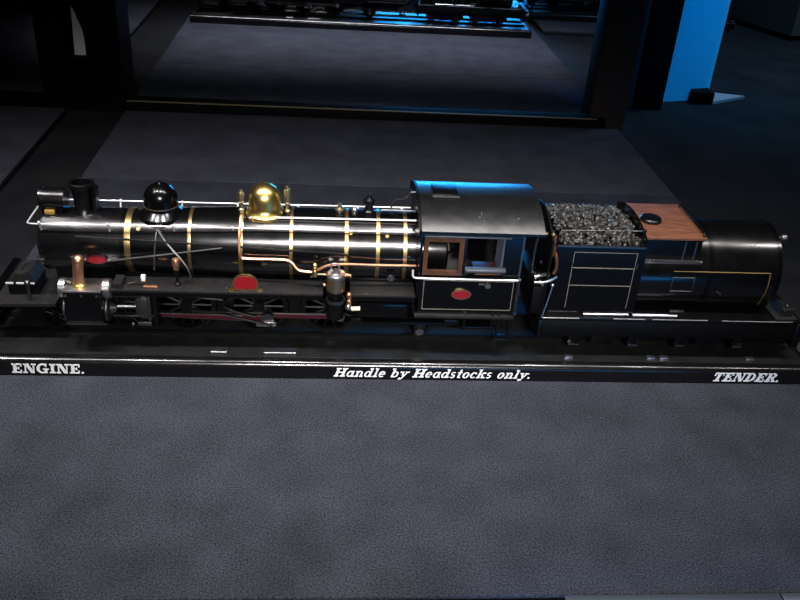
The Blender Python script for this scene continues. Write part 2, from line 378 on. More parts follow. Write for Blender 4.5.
# ------------------------------------------------------------------ display base (nosed black plank with rails)
PT = 0.037
prof = [(-.145, 0.0), (-.145, .024)]
for k in range(7):
    a = PI-k*PI/2/6; prof.append((-.132+.013*math.cos(a), .024+.013*math.sin(a)))
prof += [(.132, PT), (.145, .024), (.145, 0)]
M['plinth'] = mat('base_board_black', (0.004, 0.004, 0.0045), 0.2, 0, 0.5, 0.2, rvar=0.06)
M['deckgrey'] = mat('base_top_grey', (0.010, 0.010, 0.0095), 0.4, 0, 0.5, noise=((0.006, 0.006, 0.006), 30, 5))
def make_base(XL, XR, label, dx=0, dy=0):
    base = thing('display_base', ((XL+XR)/2, 0, 0), label, 'display base', 'display bases under the models')
    MB().prism(prof, 'yz', XL, XR).build('board', M['plinth'], base)
    MB().box(XL+.01, XR-.01, -.125, .125, PT-.001, PT+.0012).build('top_sheet', M['deckgrey'], base)
    for s in (-1, 1):
        MB().box(XL+.02, XR-.02, s*.045-.004, s*.045+.004, PT, .0435).box(XL+.02, XR-.02, s*.045-.0025, s*.045+.0025, .0435, .0455).build('rail', M['grime'], base)
    for x0, x1 in ((-.226, -.192), (-.121, -.057)):
        for s in (-1, 1):
            o = MB().box(x0, x1, s*.106-.009, s*.106+.009, PT, PT+.004, .001).build('clamp_plate', M['board'], base)
            MB().cyl((x0+.001, s*.115, PT+.003), (x1-.001, s*.115, PT+.003), .0028, seg=10).build('clamp_glint', M['dsteel'], o)  # rod added to give the clamp its bright highlight line
    for x in (.498, .672, .700, .885):
        if x < XR: MB().box(x-.009, x+.009, -.117, -.105, PT, PT+.005, .001).build('clamp_plate', M['steel'], base)
    base.location.x += dx; base.location.y += dy
    return base
base = make_base(-.695, 1.012, 'long black base board lettered in white under the front model')
lettering('ENGINE.', -.600, -.465, .006, .0275, -.145, 0.08, base, 'white serif lettering ENGINE.')
lettering('Handle by Headstocks only.', .017, .414, .0065, .0270, -.145, 0.34, base, 'white slanted lettering Handle by Headstocks only.', .09)
lettering('TENDER.', .797, .941, .006, .0275, -.145, 0.26, base, 'white slanted lettering TENDER.')

# ------------------------------------------------------------------ locomotive
loco = thing('model_locomotive', (-0.15, 0, .047), 'black model steam locomotive with a brass dome, in front on the lettered base', 'model locomotive', 'model locomotives on display')
ZC = .227
def rb(x):                                   # barrel radius along x
    return .0625 if x < -.37 else .0625+(.0725-.0625)*min(1, (x+.37)/.25)
NS = 56
def barrel(b, pts):
    return b.lathe([(r, x) for x, r in pts], (0, 0, ZC), 'x', NS)
M_ = M
# smokebox
sb = barrel(MB(), [(-.545, .0), (-.5449, .055), (-.541, .0610), (-.535, .0625), (-.392, .0625), (-.391, .060)]).build('smokebox', M['smoke'], loco)
MB().lathe([(0, -.5555), (.02, -.5545), (.04, -.551), (.047, -.545)], (0, 0, ZC), 'x', 40).build('smokebox_door', M['satin'], sb)
for k in range(10):
    a = 2*PI*k/10
hb = MB().cyl((-.556, 0, ZC-.012), (-.562, 0, ZC-.012), .004)
hb.cyl((-.558, 0, ZC), (-.558, .0, ZC+.02), .0018); hb.build('door_handle', M['steel'], sb)
# riveted ring
for x in (-.538, -.398):
    rv = MB()
    for k in range(40):
        a = 2*PI*k/40; rv.ball((x, .0627*math.cos(a), ZC+.0627*math.sin(a)), .0011, 6)
    rv.build('rivets', M['smoke'], sb)
# boiler
bo = barrel(MB(), [(-.391, .058), (-.391, .0625), (-.37, .0625), (-.26, .0670), (-.12, .0725), (.17, .0725), (.176, .0725)]).build('boiler', M['boiler'], loco)
for x, wd in ((-.378, .011), (-.262, .006), (-.165, .008), (-.069, .006), (.037, .007), (.098, .007), (.151, .007)):
    r = rb(x)+.0008
    MB().lathe([(r-.002, x-wd/2), (r, x-wd/2), (r+.0003, x), (r, x+wd/2), (r-.002, x+wd/2)], (0, 0, ZC), 'x', NS).build('boiler_band', M['band'], bo)
# firebox sides below
MB().box(.04, .172, -.058, .058, .10, .21, .006).build('firebox', M['black'], loco)
# saddle
MB().prism([(-.05, .11), (.05, .11), (.04, .14), (.05, .19), (-.05, .19), (-.04, .14)], 'yz', -.52, -.41).build('saddle', M['satin'], loco)

# chimney
b = MB().lathe([(.026, -.008), (.0255, -.002), (.0195, .006), (.0175, .012), (.0182, .03), (.0205, .050), (.0235, .053), (.0245, .056), (.0235, .060), (.0205, .0615), (.0175, .060), (.0155, .03), (.0, .025)], (-.465, 0, ZC+.0575), 'z', 36)
b.build('chimney', M['satin'], loco)
MB().prism([(-.447, .284), (-.4405, .284), (-.437, .335), (-.4435, .335)], 'xz', -.012, .012).build('chimney_deflector', M['satin'], loco)
# headlamp
hl = MB().cyl((-.541, 0, .308), (-.497, 0, .308), .0225, seg=28).cyl((-.543, 0, .308), (-.536, 0, .308), .024, seg=28).build('headlamp', M['smoke'], loco)
MB().box(-.538, -.502, -.015, .015, .272, .297, .001).box(-.540, -.498, -.017, .017, .271, .275).build('lamp_bracket', M['satin'], hl)
MB().cyl((-.5438, 0, .308), (-.5420, 0, .308), .019, seg=24).build('lens', M['glasslens'], hl)
MB().box(-.533, -.515, -.0235, -.012, .286, .2950, .001).build('lamp_vent', M['glasslens'], hl)
# domes
def dome(x, mt, name, rad, top, flange):
    zb = ZC+rb(x)
    zc = top-rad
    prof = [(flange, zb-.010), (flange-.001, zb-.004), (flange*.84, zb+.001), (rad*1.02, zb+.006), (rad, zb+.010), (rad, zc)]
    prof += [(max(rad*math.cos(a), 1e-7), zc+rad*math.sin(a)) for a in [PI/2*k/12 for k in range(1, 13)]]
    return MB().lathe(prof, (x, 0, 0), 'z', 44).build(name, mt, loco)
d1 = dome(-.320, M['black'], 'sand_dome', .0325, .3475, .046)
MB().lathe([(.032, .3035), (.0331, .3035), (.0331, .3055), (.032, .3055)], (-.320, 0, 0), 'z', 44).build('dome_band', M['gun'], d1)
MB().lathe([(.0, .351), (.004, .350), (.006, .346)], (-.320, 0, 0), 'z', 16).build('dome_cap', M['black'], d1)
MB().box(-.324, -.313, -.052, -.045, .270, .283, .001).build('sand_valve', M['steel'], d1)
d2 = dome(-.122, M['brass'], 'steam_dome', .0315, .3535, .041)
def whistle(x, h, mt):
    zb = ZC+.070
    return MB().lathe([(.006, zb), (.006, zb+.004), (.0035, zb+.006), (.0035, zb+.016), (.0065, zb+.017), (.0065, zb+.020), (.0045, zb+.022), (.0072, zb+.024), (.0072, zb+h*.82), (.0062, zb+h*.9), (.003, zb+h*.92), (.003, zb+h), (0, zb+h+.001)], (x, -.004, 0), 'z', 18).build('whistle', mt, loco)
whistle(-.167, .044, M['gun']); whistle(-.078, .054, M['gun'])
# small fittings on top of the firebox
fv = MB().lathe([(.011, .29), (.011, .303), (.008, .306), (.008, .318), (.011, .320), (.011, .327), (.005, .331), (.003, .338), (0, .339)], (.080, .0, 0), 'z', 18).build('safety_valve', M['satin'], loco)
MB().lathe([(.0075, .29), (.0075, .302), (.010, .303), (.010, .306), (.004, .309), (.004, .316), (0, .317)], (.023, 0, 0), 'z', 16).build('clack_valve', M['gun'], loco)
MB().lathe([(.006, .29), (.006, .306), (.003, .309), (0, .31)], (.052, 0, 0), 'z', 14).build('oil_cap', M['steel'], loco)
MB().tube([(.10, -.015, .297), (.10, -.015, .312), (.115, -.015, .312), (.172, -.01, .309)], .0022).build('steam_pipe', M['dsteel'], loco)
MB().tube([(.125, .02, .297), (.128, .02, .32), (.15, .01, .325), (.158, .0, .345), (.172, .0, .345)], .0018).build('steam_pipe', M['dsteel'], loco)
for x, y in ((-.357, -.045), (.045, -.052), (.115, -.055)):
    z = ZC+math.sqrt(max(rb(x)**2-y*y, 0)); n = Vector((0, y, z-ZC)).normalized()
    p0 = Vector((x, y, z)); MB().cyl(p0-n*.001, p0+n*.003, .0045, .0035, 14).build('washout_plug', M['band'], bo)
# handrails
hr = MB().tube([(.168, -.055, .285), (-.40, -.0545, .283), (-.542, -.0545, .281), (-.557, -.052, .281), (-.559, -.045, .281), (-.559, .045, .282), (-.557, .052, .282), (-.542, .0545, .283), (-.40, .0545, .284), (.168, .055, .287)], .0015, 10, 1).build('handrail', M['bright'], loco)
for x in (-.535, -.41, -.29, -.18, -.06, .06, .15):
    for s in (-1, 1):
        r = rb(x); zz = ZC+math.sqrt(r*r-.048**2)
        MB().cyl((x, s*.047, zz-.002), (x, s*.055, .284), .0017, seg=8).ball((x, s*.055, .2845), .0033, 10).build('handrail_stanchion', M['bright'], hr)
MB().tube([(-.150, -.030, .294), (-.14, -.030, .2965), (.172, -.030, .2985)], .0019, 8, 1).build('ejector_pipe', M['bright'], loco)
MB().tube([(-.47, -.063, .262), (-.2, -.0725, .255), (-.06, -.076, .249), (.035, -.078, .247), (.041, -.08, .24), (.043, -.085, .225), (.043, -.09, .20)], .0022).build('drain_pipe', M['satin'], loco)
MB().tube([(-.166, -.030, .297), (-.167, -.06, .274), (-.166, -.078, .247), (-.164, -.080, .236), (-.158, -.0805, .232), (-.10, -.081, .2325), (-.078, -.081, .2325), (-.066, -.083, .228), (-.055, -.087, .213), (-.040, -.088, .211), (-.028, -.089, .211)], .0029).build('copper_pipe', M['copper'], loco)
MB().tube([(-.028, -.089, .211), (-.018, -.091, .217), (-.004, -.092, .226), (.012, -.092, .231), (.04, -.092, .232), (.10, -.086, .2275), (.172, -.084, .2275)], .0026).build('copper_pipe', M['copper'], loco)
MB().tube([(-.030, -.089, .200), (-.022, -.091, .208), (-.006, -.094, .209), (.004, -.097, .209)], .0023).build('copper_pipe', M['gun'], loco)
MB().lathe([(.004, .205), (.004, .216), (.0025, .219), (.0045, .221), (.0045, .224), (.002, .227), (.0042, .231), (0, .235)], (-.022, -.095, 0), 'z', 14).build('lubricator', M['brass'], loco)
MB().cyl((-.410, -.068, .214), (-.198, -.077, .252), .0016, seg=8).build('reversing_rod', M['dsteel'], loco)
MB().tube([(-.319, -.055, .276), (-.305, -.068, .258), (-.262, -.083, .212), (-.258, -.086, .185)], .0022).build('sand_pipe', M['dsteel'], loco)
MB().tube([(-.321, -.055, .276), (-.325, -.066, .25), (-.328, -.075, .20)], .0018).build('sand_pipe', M['dsteel'], loco)

# running boards (near one in detail, far one mirrored)
BZ = .1785
for s in (-1, 1):
    ya, yb_ = sorted((s*.115, s*.060))
    if s < 0:
        MB().box(-.405, -.006, ya, yb_, BZ-.006, BZ, .001).box(.046, .172, ya, yb_, BZ-.006, BZ, .001).build('running_board', M['board'], loco)
    else:
        MB().box(-.405, .172, ya, yb_, BZ-.006, BZ, .001).build('running_board', M['board'], loco)
    MB().box(-.402, -.008, s*.112-.002, s*.112+.002, BZ-.015, BZ-.006).box(.048, .172, s*.112-.002, s*.112+.002, BZ-.015, BZ-.006).build('valance', M['black'], loco)
MB().prism([(-.405, BZ), (-.382, BZ), (-.384, BZ+.010), (-.400, BZ+.010)], 'xz', -.112, -.075).build('step_plate', M['board'], loco)
for x in (-.19, -.08, -.02):
    MB().ball((x, -.100, BZ), .002, 8).build('bolt', M['dsteel'], loco)
MB().tube([(-.375, -.095, BZ+.002), (-.36, -.095, BZ+.006), (-.347, -.095, BZ+.016)], .0016).build('drain_lever', M['dsteel'], loco)
MB().box(-.349, -.341, -.100, -.092, BZ+.010, BZ+.022, .001).build('lever_grip', M['white'], loco)
MB().box(-.345, -.318, -.108, -.099, BZ, BZ+.004, .001).build('copper_strip', M['copper'], loco)
# oil cup on pedestal
oc = MB().lathe([(.006, BZ), (.006, BZ+.003), (.003, BZ+.006), (.003, BZ+.022), (.0055, BZ+.026), (.0055, BZ+.034)], (-.283, -.092, 0), 'z', 16).build('oil_cup', M['satin'], loco)
MB().lathe([(.0058, BZ+.034), (.0058, BZ+.041), (.0075, BZ+.043), (.0078, BZ+.052), (.006, BZ+.056), (0, BZ+.058)], (-.283, -.092, 0), 'z', 16).build('cup_body', M['copper'], oc)
# arched red nameplate standing on the board edge
def arched(x0, x1, z0, z1, n=14):
    r = (z1-z0)*.62; pts = [(x0+.002, z0), (x1-.002, z0)]
    for k in range(n+1):
        a = k*PI/2/n; pts.append((x1-r+r*math.cos(a), z1-r+r*math.sin(a)))
    for k in range(n+1):
        a = PI/2+k*PI/2/n; pts.append((x0+r+r*math.cos(a), z1-r+r*math.sin(a)))
    return pts
npl = MB().prism(arched(-.178, -.128, BZ+.001, BZ+.035), 'xz', -.110, -.106).build('nameplate', M['band'], loco)
o = MB().prism(arched(-.1745, -.1315, BZ+.0045, BZ+.0315), 'xz', -.1107, -.108).build('enamel_field', M['red'], npl); tag(o, 'red enamel field')
for x in (-.181, -.125): MB().box(x-.004, x+.004, -.113, -.104, BZ, BZ+.002).build('foot', M['brass'], npl)
# oval plate on smokebox
def oval(cx, cz, a, b2, n=28): return [(cx+a*math.cos(2*PI*k/n), cz+b2*math.sin(2*PI*k/n)) for k in range(n)]
op = MB().prism(oval(-.436, .214, .0195, .0085), 'xz', -.0665, -.058).build('number_plate', M['maroon'], loco)
MB().prism(oval(-.436, .214, .0175, .0068), 'xz', -.0672, -.066).build('enamel_field', M['red'], op)

# cylinders
for s in (-1, 1):
    y = s*.096
    cy = MB().lathe([(0, -.494), (.024, -.494), (.027, -.490), (.027, -.419), (.024, -.415), (0, -.415)], (0, y, .127), 'x', 32)
    cy = cy.prism([(y-.030, .113), (y-.030, .170), (y-.024, .178), (y+.024, .178), (y+.030, .170), (y+.030, .113), (y+.022, .1), (y-.022, .1)], 'yz', -.488, -.421).build('cylinder', M['black'], loco)
    MB().lathe([(.017, -.502), (.019, -.500), (.019, -.489)], (0, y, .170), 'x', 24).build('valve_cover', M['steel'], cy)
    MB().lathe([(.019, -.42), (.019, -.408), (.016, -.405), (.009, -.404), (.009, -.395)], (0, y, .170), 'x', 24).build('valve_cover', M['steel'], cy)
    MB().lathe([(.006, -.500), (.018, -.498), (.0255, -.494), (.0255, -.488)], (0, y, .127), 'x', 28).build('cylinder_cover', M['dsteel'], cy)
    MB().lathe([(.0255, -.42), (.0255, -.414), (.012, -.411), (.007, -.40)], (0, y, .127), 'x', 28).build('cylinder_cover', M['dsteel'], cy)
    MB().box(-.490, -.419, y-.0315, y+.02, .1765, .1805, .001).build('top_strip', M['steel'], cy)
    MB().box(-.489, -.414, y+s*.0305-.001, y+s*.0305+.001, .107, .110).build('bottom_strip', M['dsteel'], cy)
    for x in (-.483, -.455, -.427):
        MB().cyl((x, y+s*.0295, .170), (x, y+s*.033, .170), .0022, seg=6).build('cover_bolt', M['gun'], cy)
MB().tube([(-.462, -.104, .178), (-.462, -.104, .20), (-.461, -.103, .217), (-.459, -.100, .231)], .0100, 18).ball((-.459, -.100, .2305), .0108, 18).build('steam_elbow', M['copper'], loco)
MB().lathe([(.013, .178), (.013, .183), (.010, .186), (.009, .192)], (-.462, -.104, 0), 'z', 20).build('elbow_flange', M['brass'], loco)
MB().tube([(-.478, -.104, .185), (-.486, -.100, .186), (-.49, -.09, .184)], .003).build('steam_union', M['steel'], loco)

# front deck, buffer beam, pilot
MB().prism([(-.640, .1165), (-.52, .1195), (-.52, .1255), (-.640, .1225)], 'xz', -.084, .084).build('front_deck', M['board'], loco)
MB().box(-.655, -.638, -.098, .098, .086, .128, .003).build('buffer_beam', M['black'], loco)
MB().prism([(-.618, .150), (-.562, .151), (-.575, .170), (-.600, .169)], 'xz', -.048, .010).build('apron', M['board'], loco)
for x in (-.612, -.592, -.572):
    MB().box(x-.0075, x+.0075, -.0505, -.047, .1480, .1515, .0008).build('apron_edge', M['bright'], loco)
MB().box(-.616, -.562, -.047, .010, .122, .150).build('apron_base', M['satin'], loco)
for y in (-.07, .07):
    MB().cyl((-.57, y, .123), (-.57, y, .16), .0035, seg=10).ball((-.57, y, .163), .006, 12).build('lamp_iron', M['dsteel'], loco)
MB().tube([(-.56, -.055, .20), (-.575, -.05, .195), (-.585, -.045, .178)], .0018).build('hand_grip', M['dsteel'], loco)
MB().box(-.5485, -.5325, -.066, -.05, .205, .213, .001).build('hinge_bracket', M['dsteel'], loco)
pb = MB()
for k in range(-6, 7):
    y = k*.016; pb.cyl((-.648, y, .088), (-.672+abs(k)*.002, y*.9, .056), .003, seg=8)
pb.box(-.676, -.655, -.095, .095, .052, .057); pb.build('pilot', M['satin'], loco)
MB().lathe([(.006, -.66), (.006, -.674), (.012, -.676), (.012, -.680), (0, -.681)], (0, 0, .105), 'x', 18).build('coupler', M['dsteel'], loco)

# frames, wheels and motion
for s in (-1, 1):
    MB().prism([(-.64, .092), (-.52, .075), (.10, .078), (.34, .095), (.40, .12), (.40, .135), (.16, .15), (-.40, .155), (-.42, .13), (-.64, .118)], 'xz', s*.034-.003, s*.034+.003).build('main_frame', M['grime'], loco)
def wheel(x, s, R, zr=.047, nsp=12, name='driving_wheel'):
    y = s*.0455; z = zr+R
    b = MB().lathe([(R-.012, -.006), (R+.0015, -.006), (R+.0015, -.004), (R, -.003), (R-.001, .006), (R-.010, .0065), (R-.012, -.006)], (x, y, z), 'y', 40)
    if s < 0:
        b.v = [(vx, 2*y-vy, vz) for vx, vy, vz in b.v]
    b.cyl((x, y-.008, z), (x, y+.009*1, z), R*.2, seg=20)
    for k in range(nsp):
        a = 2*PI*k/nsp; d = Vector((math.cos(a), 0, math.sin(a)))
        b.cyl(Vector((x, y, z))+d*R*.15, Vector((x, y, z))+d*(R-.009), .0035 if R > .05 else .0028, .0028 if R > .05 else .0022, 6)
    o = b.build(name, M['grime'], loco)
    return o
DR = .060; DX = (-.278, -.135, .008); DZ = .047+DR
for s in (-1, 1):
    for i, x in enumerate(DX):
        o = wheel(x, s, DR, nsp=14)
        MB().cyl((x+.02, s*.05, DZ-.008), (x+.02, s*.075, DZ-.008), .006, seg=14).build('crank_pin', M['steel'], o)
    for x in (-.535, -.392): wheel(x, s, .031, nsp=9, name='leading_wheel')
    wheel(.19, s, .033, nsp=9, name='trailing_wheel')
    RZ = DZ-.008
    # coupling rod: steel with a maroon flute
    cr = MB().box(DX[0]+.02, DX[2]+.02, s*.066-.003, s*.066+.003, RZ-.006, RZ+.006, .001)
    for x in DX: cr.cyl((x+.02, s*.062, RZ), (x+.02, s*.071, RZ), .0105, seg=18)
    cr = cr.build('coupling_rod', M['dsteel'], loco)
    MB().box(DX[0]+.035, DX[1]+.006, s*.0695-.0008, s*.0695+.0008, RZ-.0038, RZ+.0036).box(DX[1]+.034, DX[2]+.006, s*.0695-.0008, s*.0695+.0008, RZ-.0038, RZ+.0036).build('fluting', M['maroon'], cr)
    c2_ = MB().prism([(-.352, .1005), (-.352, .1085), (DX[1]+.02, RZ+.0085), (DX[1]+.02, RZ-.0085)], 'xz', s*.078-.003, s*.078+.003)
    c2_ = c2_.cyl((DX[1]+.02, s*.073, RZ), (DX[1]+.02, s*.084, RZ), .0125, seg=20).cyl((-.352, s*.073, .1045), (-.352, s*.084, .1045), .009, seg=16).build('connecting_rod', M['dsteel'], loco)
    MB().prism([(-.338, .1020), (-.338, .1070), (DX[1]+.006, RZ+.0055), (DX[1]+.006, RZ-.0055)], 'xz', s*.0815-.001, s*.0815+.001).build('fluting', M['maroon'], c2_)
    # slide bars, crosshead, piston rod, valve gear
    MB().box(-.412, -.325, s*.085-.006, s*.085+.006, .1475, .152, .001).box(-.412, -.325, s*.085-.006, s*.085+.006, .103, .1075, .001).build('slide_bar', M['dsteel'], loco)
    MB().box(-.366, -.338, s*.085-.010, s*.085+.010, .108, .147, .002).build('crosshead', M['dsteel'], loco)
    MB().cyl((-.415, s*.090, .127), (-.36, s*.088, .127), .004, seg=12).build('piston_rod', M['steel'], loco)
    MB().cyl((-.40, s*.096, .170), (-.335, s*.092, .165), .003, seg=10).build('valve_rod', M['steel'], loco)
    MB().box(-.343, -.336, s*.097-.003, s*.097+.003, .100, .172, .001).build('combination_lever', M['dsteel'], loco)
    MB().box(-.362, -.336, s*.103-.002, s*.103+.002, .092, .100, .001).ball((-.371, s*.105, .096), .004, 10).build('union_link', M['dsteel'], loco)
    MB().box(-.330, -.322, s*.09-.02, s*.09+.02, .095, .172, .001).build('motion_bracket', M['satin'], loco)
    lk = MB()
    for k in range(7):
        a0, a1 = (-.5+k/7), (-.5+(k+1)/7)
        lk.cyl((-.20+.25*a0*a0, s*.088, .135+.055*a0), (-.20+.25*a1*a1, s*.088, .135+.055*a1), .0035, seg=8)
    lk.build('expansion_link', M['satin'], loco)
    MB().cyl((-.335, s*.095, .163), (-.20, s*.090, .146), .003, seg=8).build('radius_rod', M['satin'], loco)
    MB().cyl((-.20, s*.09, .112), (-.105, s*.090, RZ-.01), .003, seg=8).build('eccentric_rod', M['satin'], loco)
    MB().box(-.137, -.098, s*.0865-.002, s*.0865+.002, RZ-.014, RZ-.005, .001).build('return_crank', M['steel'], loco)
    o = MB().box(.178, .202, s*.066-.014, s*.066+.014, .060, .092, .002).build('axle_box', M['satin'], loco)
    MB().cyl((.19, s*.0805, .075), (.19, s*.084, .075), .008, seg=16).build('axle_cap', M['dsteel'], o)
for x, R in [(q, DR) for q in DX]+[(-.535, .031), (-.392, .031), (.19, .033)]:
    MB().cyl((x, -.044, .047+R), (x, .044, .047+R), .006, seg=12).build('axle', M['dsteel'], loco)
# brake gear, ash pan, steps
MB().box(.05, .33, -.075, .075, .085, .100, .003).build('ash_pan', M['satin'], loco)
MB().box(.06, .16, -.100, -.078, .118, .150, .003).build('air_reservoir', M['black'], loco)
MB().box(.07, .24, -.088, -.070, .095, .1005, .001).build('foot_ledge', M['black'], loco)
MB().box(.265, .335, -.118, -.09, .106, .111, .001).box(.27, .275, -.118, -.112, .106, .14).box(.325, .33, -.118, -.112, .106, .14).build('cab_step', M['black'], loco)
MB().box(.335, .368, -.118, -.095, .078, .083, .001).box(.338, .342, -.117, -.11, .078, .14).box(.361, .365, -.117, -.11, .078, .14).build('cab_step', M['satin'], loco)

# air pump
pu = MB().lathe([(.0145, .120), (.0165, .122), (.0165, .158), (.0185, .159), (.0185, .163), (.010, .165), (.010, .176), (.018, .177), (.018, .183)], (.018, -.105, 0), 'z', 26).build('air_pump', M['satin'], loco)
MB().lathe([(.0175, .179), (.0175, .213)], (.018, -.105, 0), 'z', 26).build('pump_barrel', M['gun'], pu)
MB().lathe([(.0188, .212), (.0188, .217), (.0165, .220), (.008, .221), (.007, .226), (0, .228)], (.018, -.105, 0), 'z', 26).build('pump_lid', M['steel'], pu)
MB().lathe([(.0188, .1575), (.0192, .160), (.0188, .1635)], (.018, -.105, 0), 'z', 26).build('pump_ring', M['dsteel'], pu)
MB().tube([(.012, -.108, .226), (.006, -.109, .236), (.014, -.11, .243), (.024, -.109, .238), (.022, -.108, .228)], .0022).build('pump_valve', M['steel'], pu)
MB().lathe([(.0045, .158), (.0045, .166), (.003, .168), (.005, .172), (.0052, .180), (.003, .183), (0, .184)], (.044, -.116, 0), 'z', 14).build('check_valve', M['copper'], loco)
MB().lathe([(.0065, .148), (.0065, .153), (.004, .157)], (.043, -.116, 0), 'z', 14).build('valve_union', M['steel'], loco)
MB().cyl((.049, -.118, .148), (.066, -.118, .149), .0042, seg=14).build('gauge_tube', M['cream'], loco)
MB().ball((-.004, -.118, .200), .004, 10).ball((.045, -.112, .218), .0035, 10).build('union_nut', M['copper'], loco)
MB().cyl((.034, -.105, .215), (.044, -.109, .216), .0035, seg=10).build('pump_union', M['copper'], loco)
MB().lathe([(.0075, 0), (.0075, .004), (.003, .005), (.003, .007)], (.125, -.081, .197), 'y', 16).lathe([(.005, -.006), (.005, .0)], (.125, -.078, .197), 'y', 12).build('washout_door', M['dsteel'], loco)

# ------------------------------------------------------------------ cab
CY = .112
cab = MB()
for s in (-1, 1):
    a, c = sorted((s*CY, s*(CY-.004)))
    cab.box(.178, .368, a, c, .140, .224)                                     # lower sheet
    cab.box(.178, .368, a, c, .303, .3165)                                     # strip under the eaves
    cab.box(.336, .368, a, c, .224, .303)                                     # panel behind the openings
    cab.box(.256, .263, a, c, .224, .303)                                     # post between the openings
# front wall with the boiler passing through
def arch_z(y): return .316+.032*(1-min(1, abs(y/.116))**2.4)
ring = []
fw_poly = [(-CY, .175), (CY, .175), (CY, .312)]+[(y, arch_z(y)-.004) for y in [CY-k*CY/8 for k in range(1, 17)]]
cab.prism(fw_poly, 'yz', .174, .178)
cab.box(.174, .368, -CY, CY, .136, .140)
cab = cab.build('cab', M['black'], loco)
MB().box(.172, .370, -.119, .119, .130, .1375, .001).build('cab_footplate', M['board'], cab)
# arched roof shell
b = MB(); N = 22
top = []; bot = []
for k in range(N+1):
    y = -.116+.232*k/N; z = .317+.033*(1-abs(y/.116)**2.4)
    top.append((y, z)); bot.append((y, z-.004))
roof = MB().prism(top+bot[::-1], 'yz', .174, .408).build('cab_roof', M['roof'], cab)
MB().box(.172, .409, -.1185, -.1150, .3125, .3170).build('eave_strip', M['satin'], roof)
MB().box(.203, .251, -.022, .035, .3465, .3520, .001).build('roof_vent', M['satin'], roof)
MB().box(.201, .253, -.026, -.021, .3460, .3505).build('vent_edge', M['dsteel'], roof)
for x, y in ((.29, -.075), (.285, -.085), (.36, -.085), (.293, -.092)):
    z = .317+.033*(1-abs(y/.116)**2.4); MB().ball((x, y, z), .0022, 8).build('rivet', M['steel'], roof)
MB().prism([(y, arch_z(y)+.003) for y in [-.1165+.233*k/16 for k in range(17)]]+[(y, arch_z(y)-.012) for y in [.1165-.233*k/16 for k in range(17)]], 'yz', .170, .1745).build('roof_rim', M['grime'], roof)
# gutter + window parts
MB().box(.180, .345, -.117, -.1115, .305, .3085, .001).build('window_gutter', M['bluetrim'], cab)
wf = MB().frame(.181, .257, .225, .304, .0085, -.1155, -.107).build('window_frame', M['wood'], cab)
wf2 = MB().frame(.181, .257, .225, .304, .0085, .107, .1155).build('window_frame', M['wood'], cab)
MB().box(.261, .341, -.126, -.112, .236, .2445, .0035).build('arm_rest', M['bluetrim'], cab)
MB().box(.3305, .334, -.114, -.110, .245, .304).build('window_post', M['bluetrim'], cab)
MB().box(.368, .3715, -.113, -.1095, .140, .318).build('corner_post', M['dsteel'], cab)
MB().tube([(.163, -.1175, .236), (.163, -.1195, .222), (.172, -.1195, .2195), (.268, -.1195, .2195), (.370, -.1195, .2195)], .0020, 10, 1).build('cab_handrail', M['bright'], cab)
MB().cyl((.3705, -.1195, .144), (.3705, -.1195, .222), .0018, seg=8).ball((.3705, -.1195, .2205), .0038, 10).ball((.3705, -.1195, .144), .003, 10).build('grab_rail', M['dsteel'], cab)
MB().frame(.186, .362, .147, .2125, .0012, -.1126, -.1118).build('lining', M['lining'], cab)
pl = MB().prism(oval(.261, .183, .0195, .0112), 'xz', -.1150, -.1115).build('number_plate', M['band'], cab); tag(pl, 'brass rimmed red oval plate')
MB().prism(oval(.261, .183, .0170, .0090), 'xz', -.1157, -.1145).build('enamel_field', M['red'], pl)
MB().box(.2935, .305, -.1150, -.1118, .2045, .2065).lathe([(.002, -.002), (.0055, -.002), (.0055, .002), (.002, .002)], (.311, -.1135, .203), 'y', 14).build('door_catch', M['gun'], cab)
# inside the cab
MB().lathe([(.0, .238), (.05, .238), (.058, .233), (.060, .20), (.060, .178)], (0, 0, .222), 'x', 32).build('backhead', M['boiler'], cab)
MB().box(.285, .335, -.105, -.05, .215, .223, .002).build('seat', M['wood'], cab)
MB().tube([(.20, -.03, .285), (.22, -.035, .29), (.235, -.035, .27), (.24, -.04, .24)], .002).build('gauge_pipe', M['gun'], cab)
MB().lathe([(.010, -.003), (.010, .003)], (.243, -.02, .28), 'x', 18).build('pressure_gauge', M['brass'], cab)

# ------------------------------------------------------------------ tender
tend = thing('tender', (.70, 0, .047), 'black round tank tender full of coal, coupled behind the front locomotive', 'tender', 'tenders of the model locomotives')
loco_parent = loco
b = MB().box(.425, .968, -.112, .112, .126, .133, .001).build('platform', M['satin'], tend)
for s in (-1, 1):
    MB().box(.43, .965, s*.108-.004, s*.108+.004, .090, .126, .001).build('frame_channel', M['grime'], tend)
MB().box(.962, .978, -.115, .115, .070, .128, .003).build('headstock', M['satin'], tend)
MB().box(.424, .436, -.112, .112, .080, .126, .002).build('headstock', M['satin'], tend)
for y in (-.075, .075):
    bf = MB().lathe([(.007, .978), (.007, .992), (.013, .994), (.013, .998), (0, 1.0)], (0, y, .098), 'x', 18).build('buffer', M['dsteel'], tend)
MB().lathe([(.006, .978), (.006, .99), (.011, .992), (.011, .999), (0, 1.0)], (0, 0, .10), 'x', 18).build('coupler', M['dsteel'], tend)
MB().prism([(.925, .133), (.955, .133), (.955, .147), (.940, .150)], 'xz', -.095, -.05).build('rear_step', M['dsteel'], tend)
MB().box(.915, .962, -.108, -.04, .133, .137, .001).box(.93, .955, -.10, -.09, .15, .154, .001).build('rear_tread', M['board'], tend)
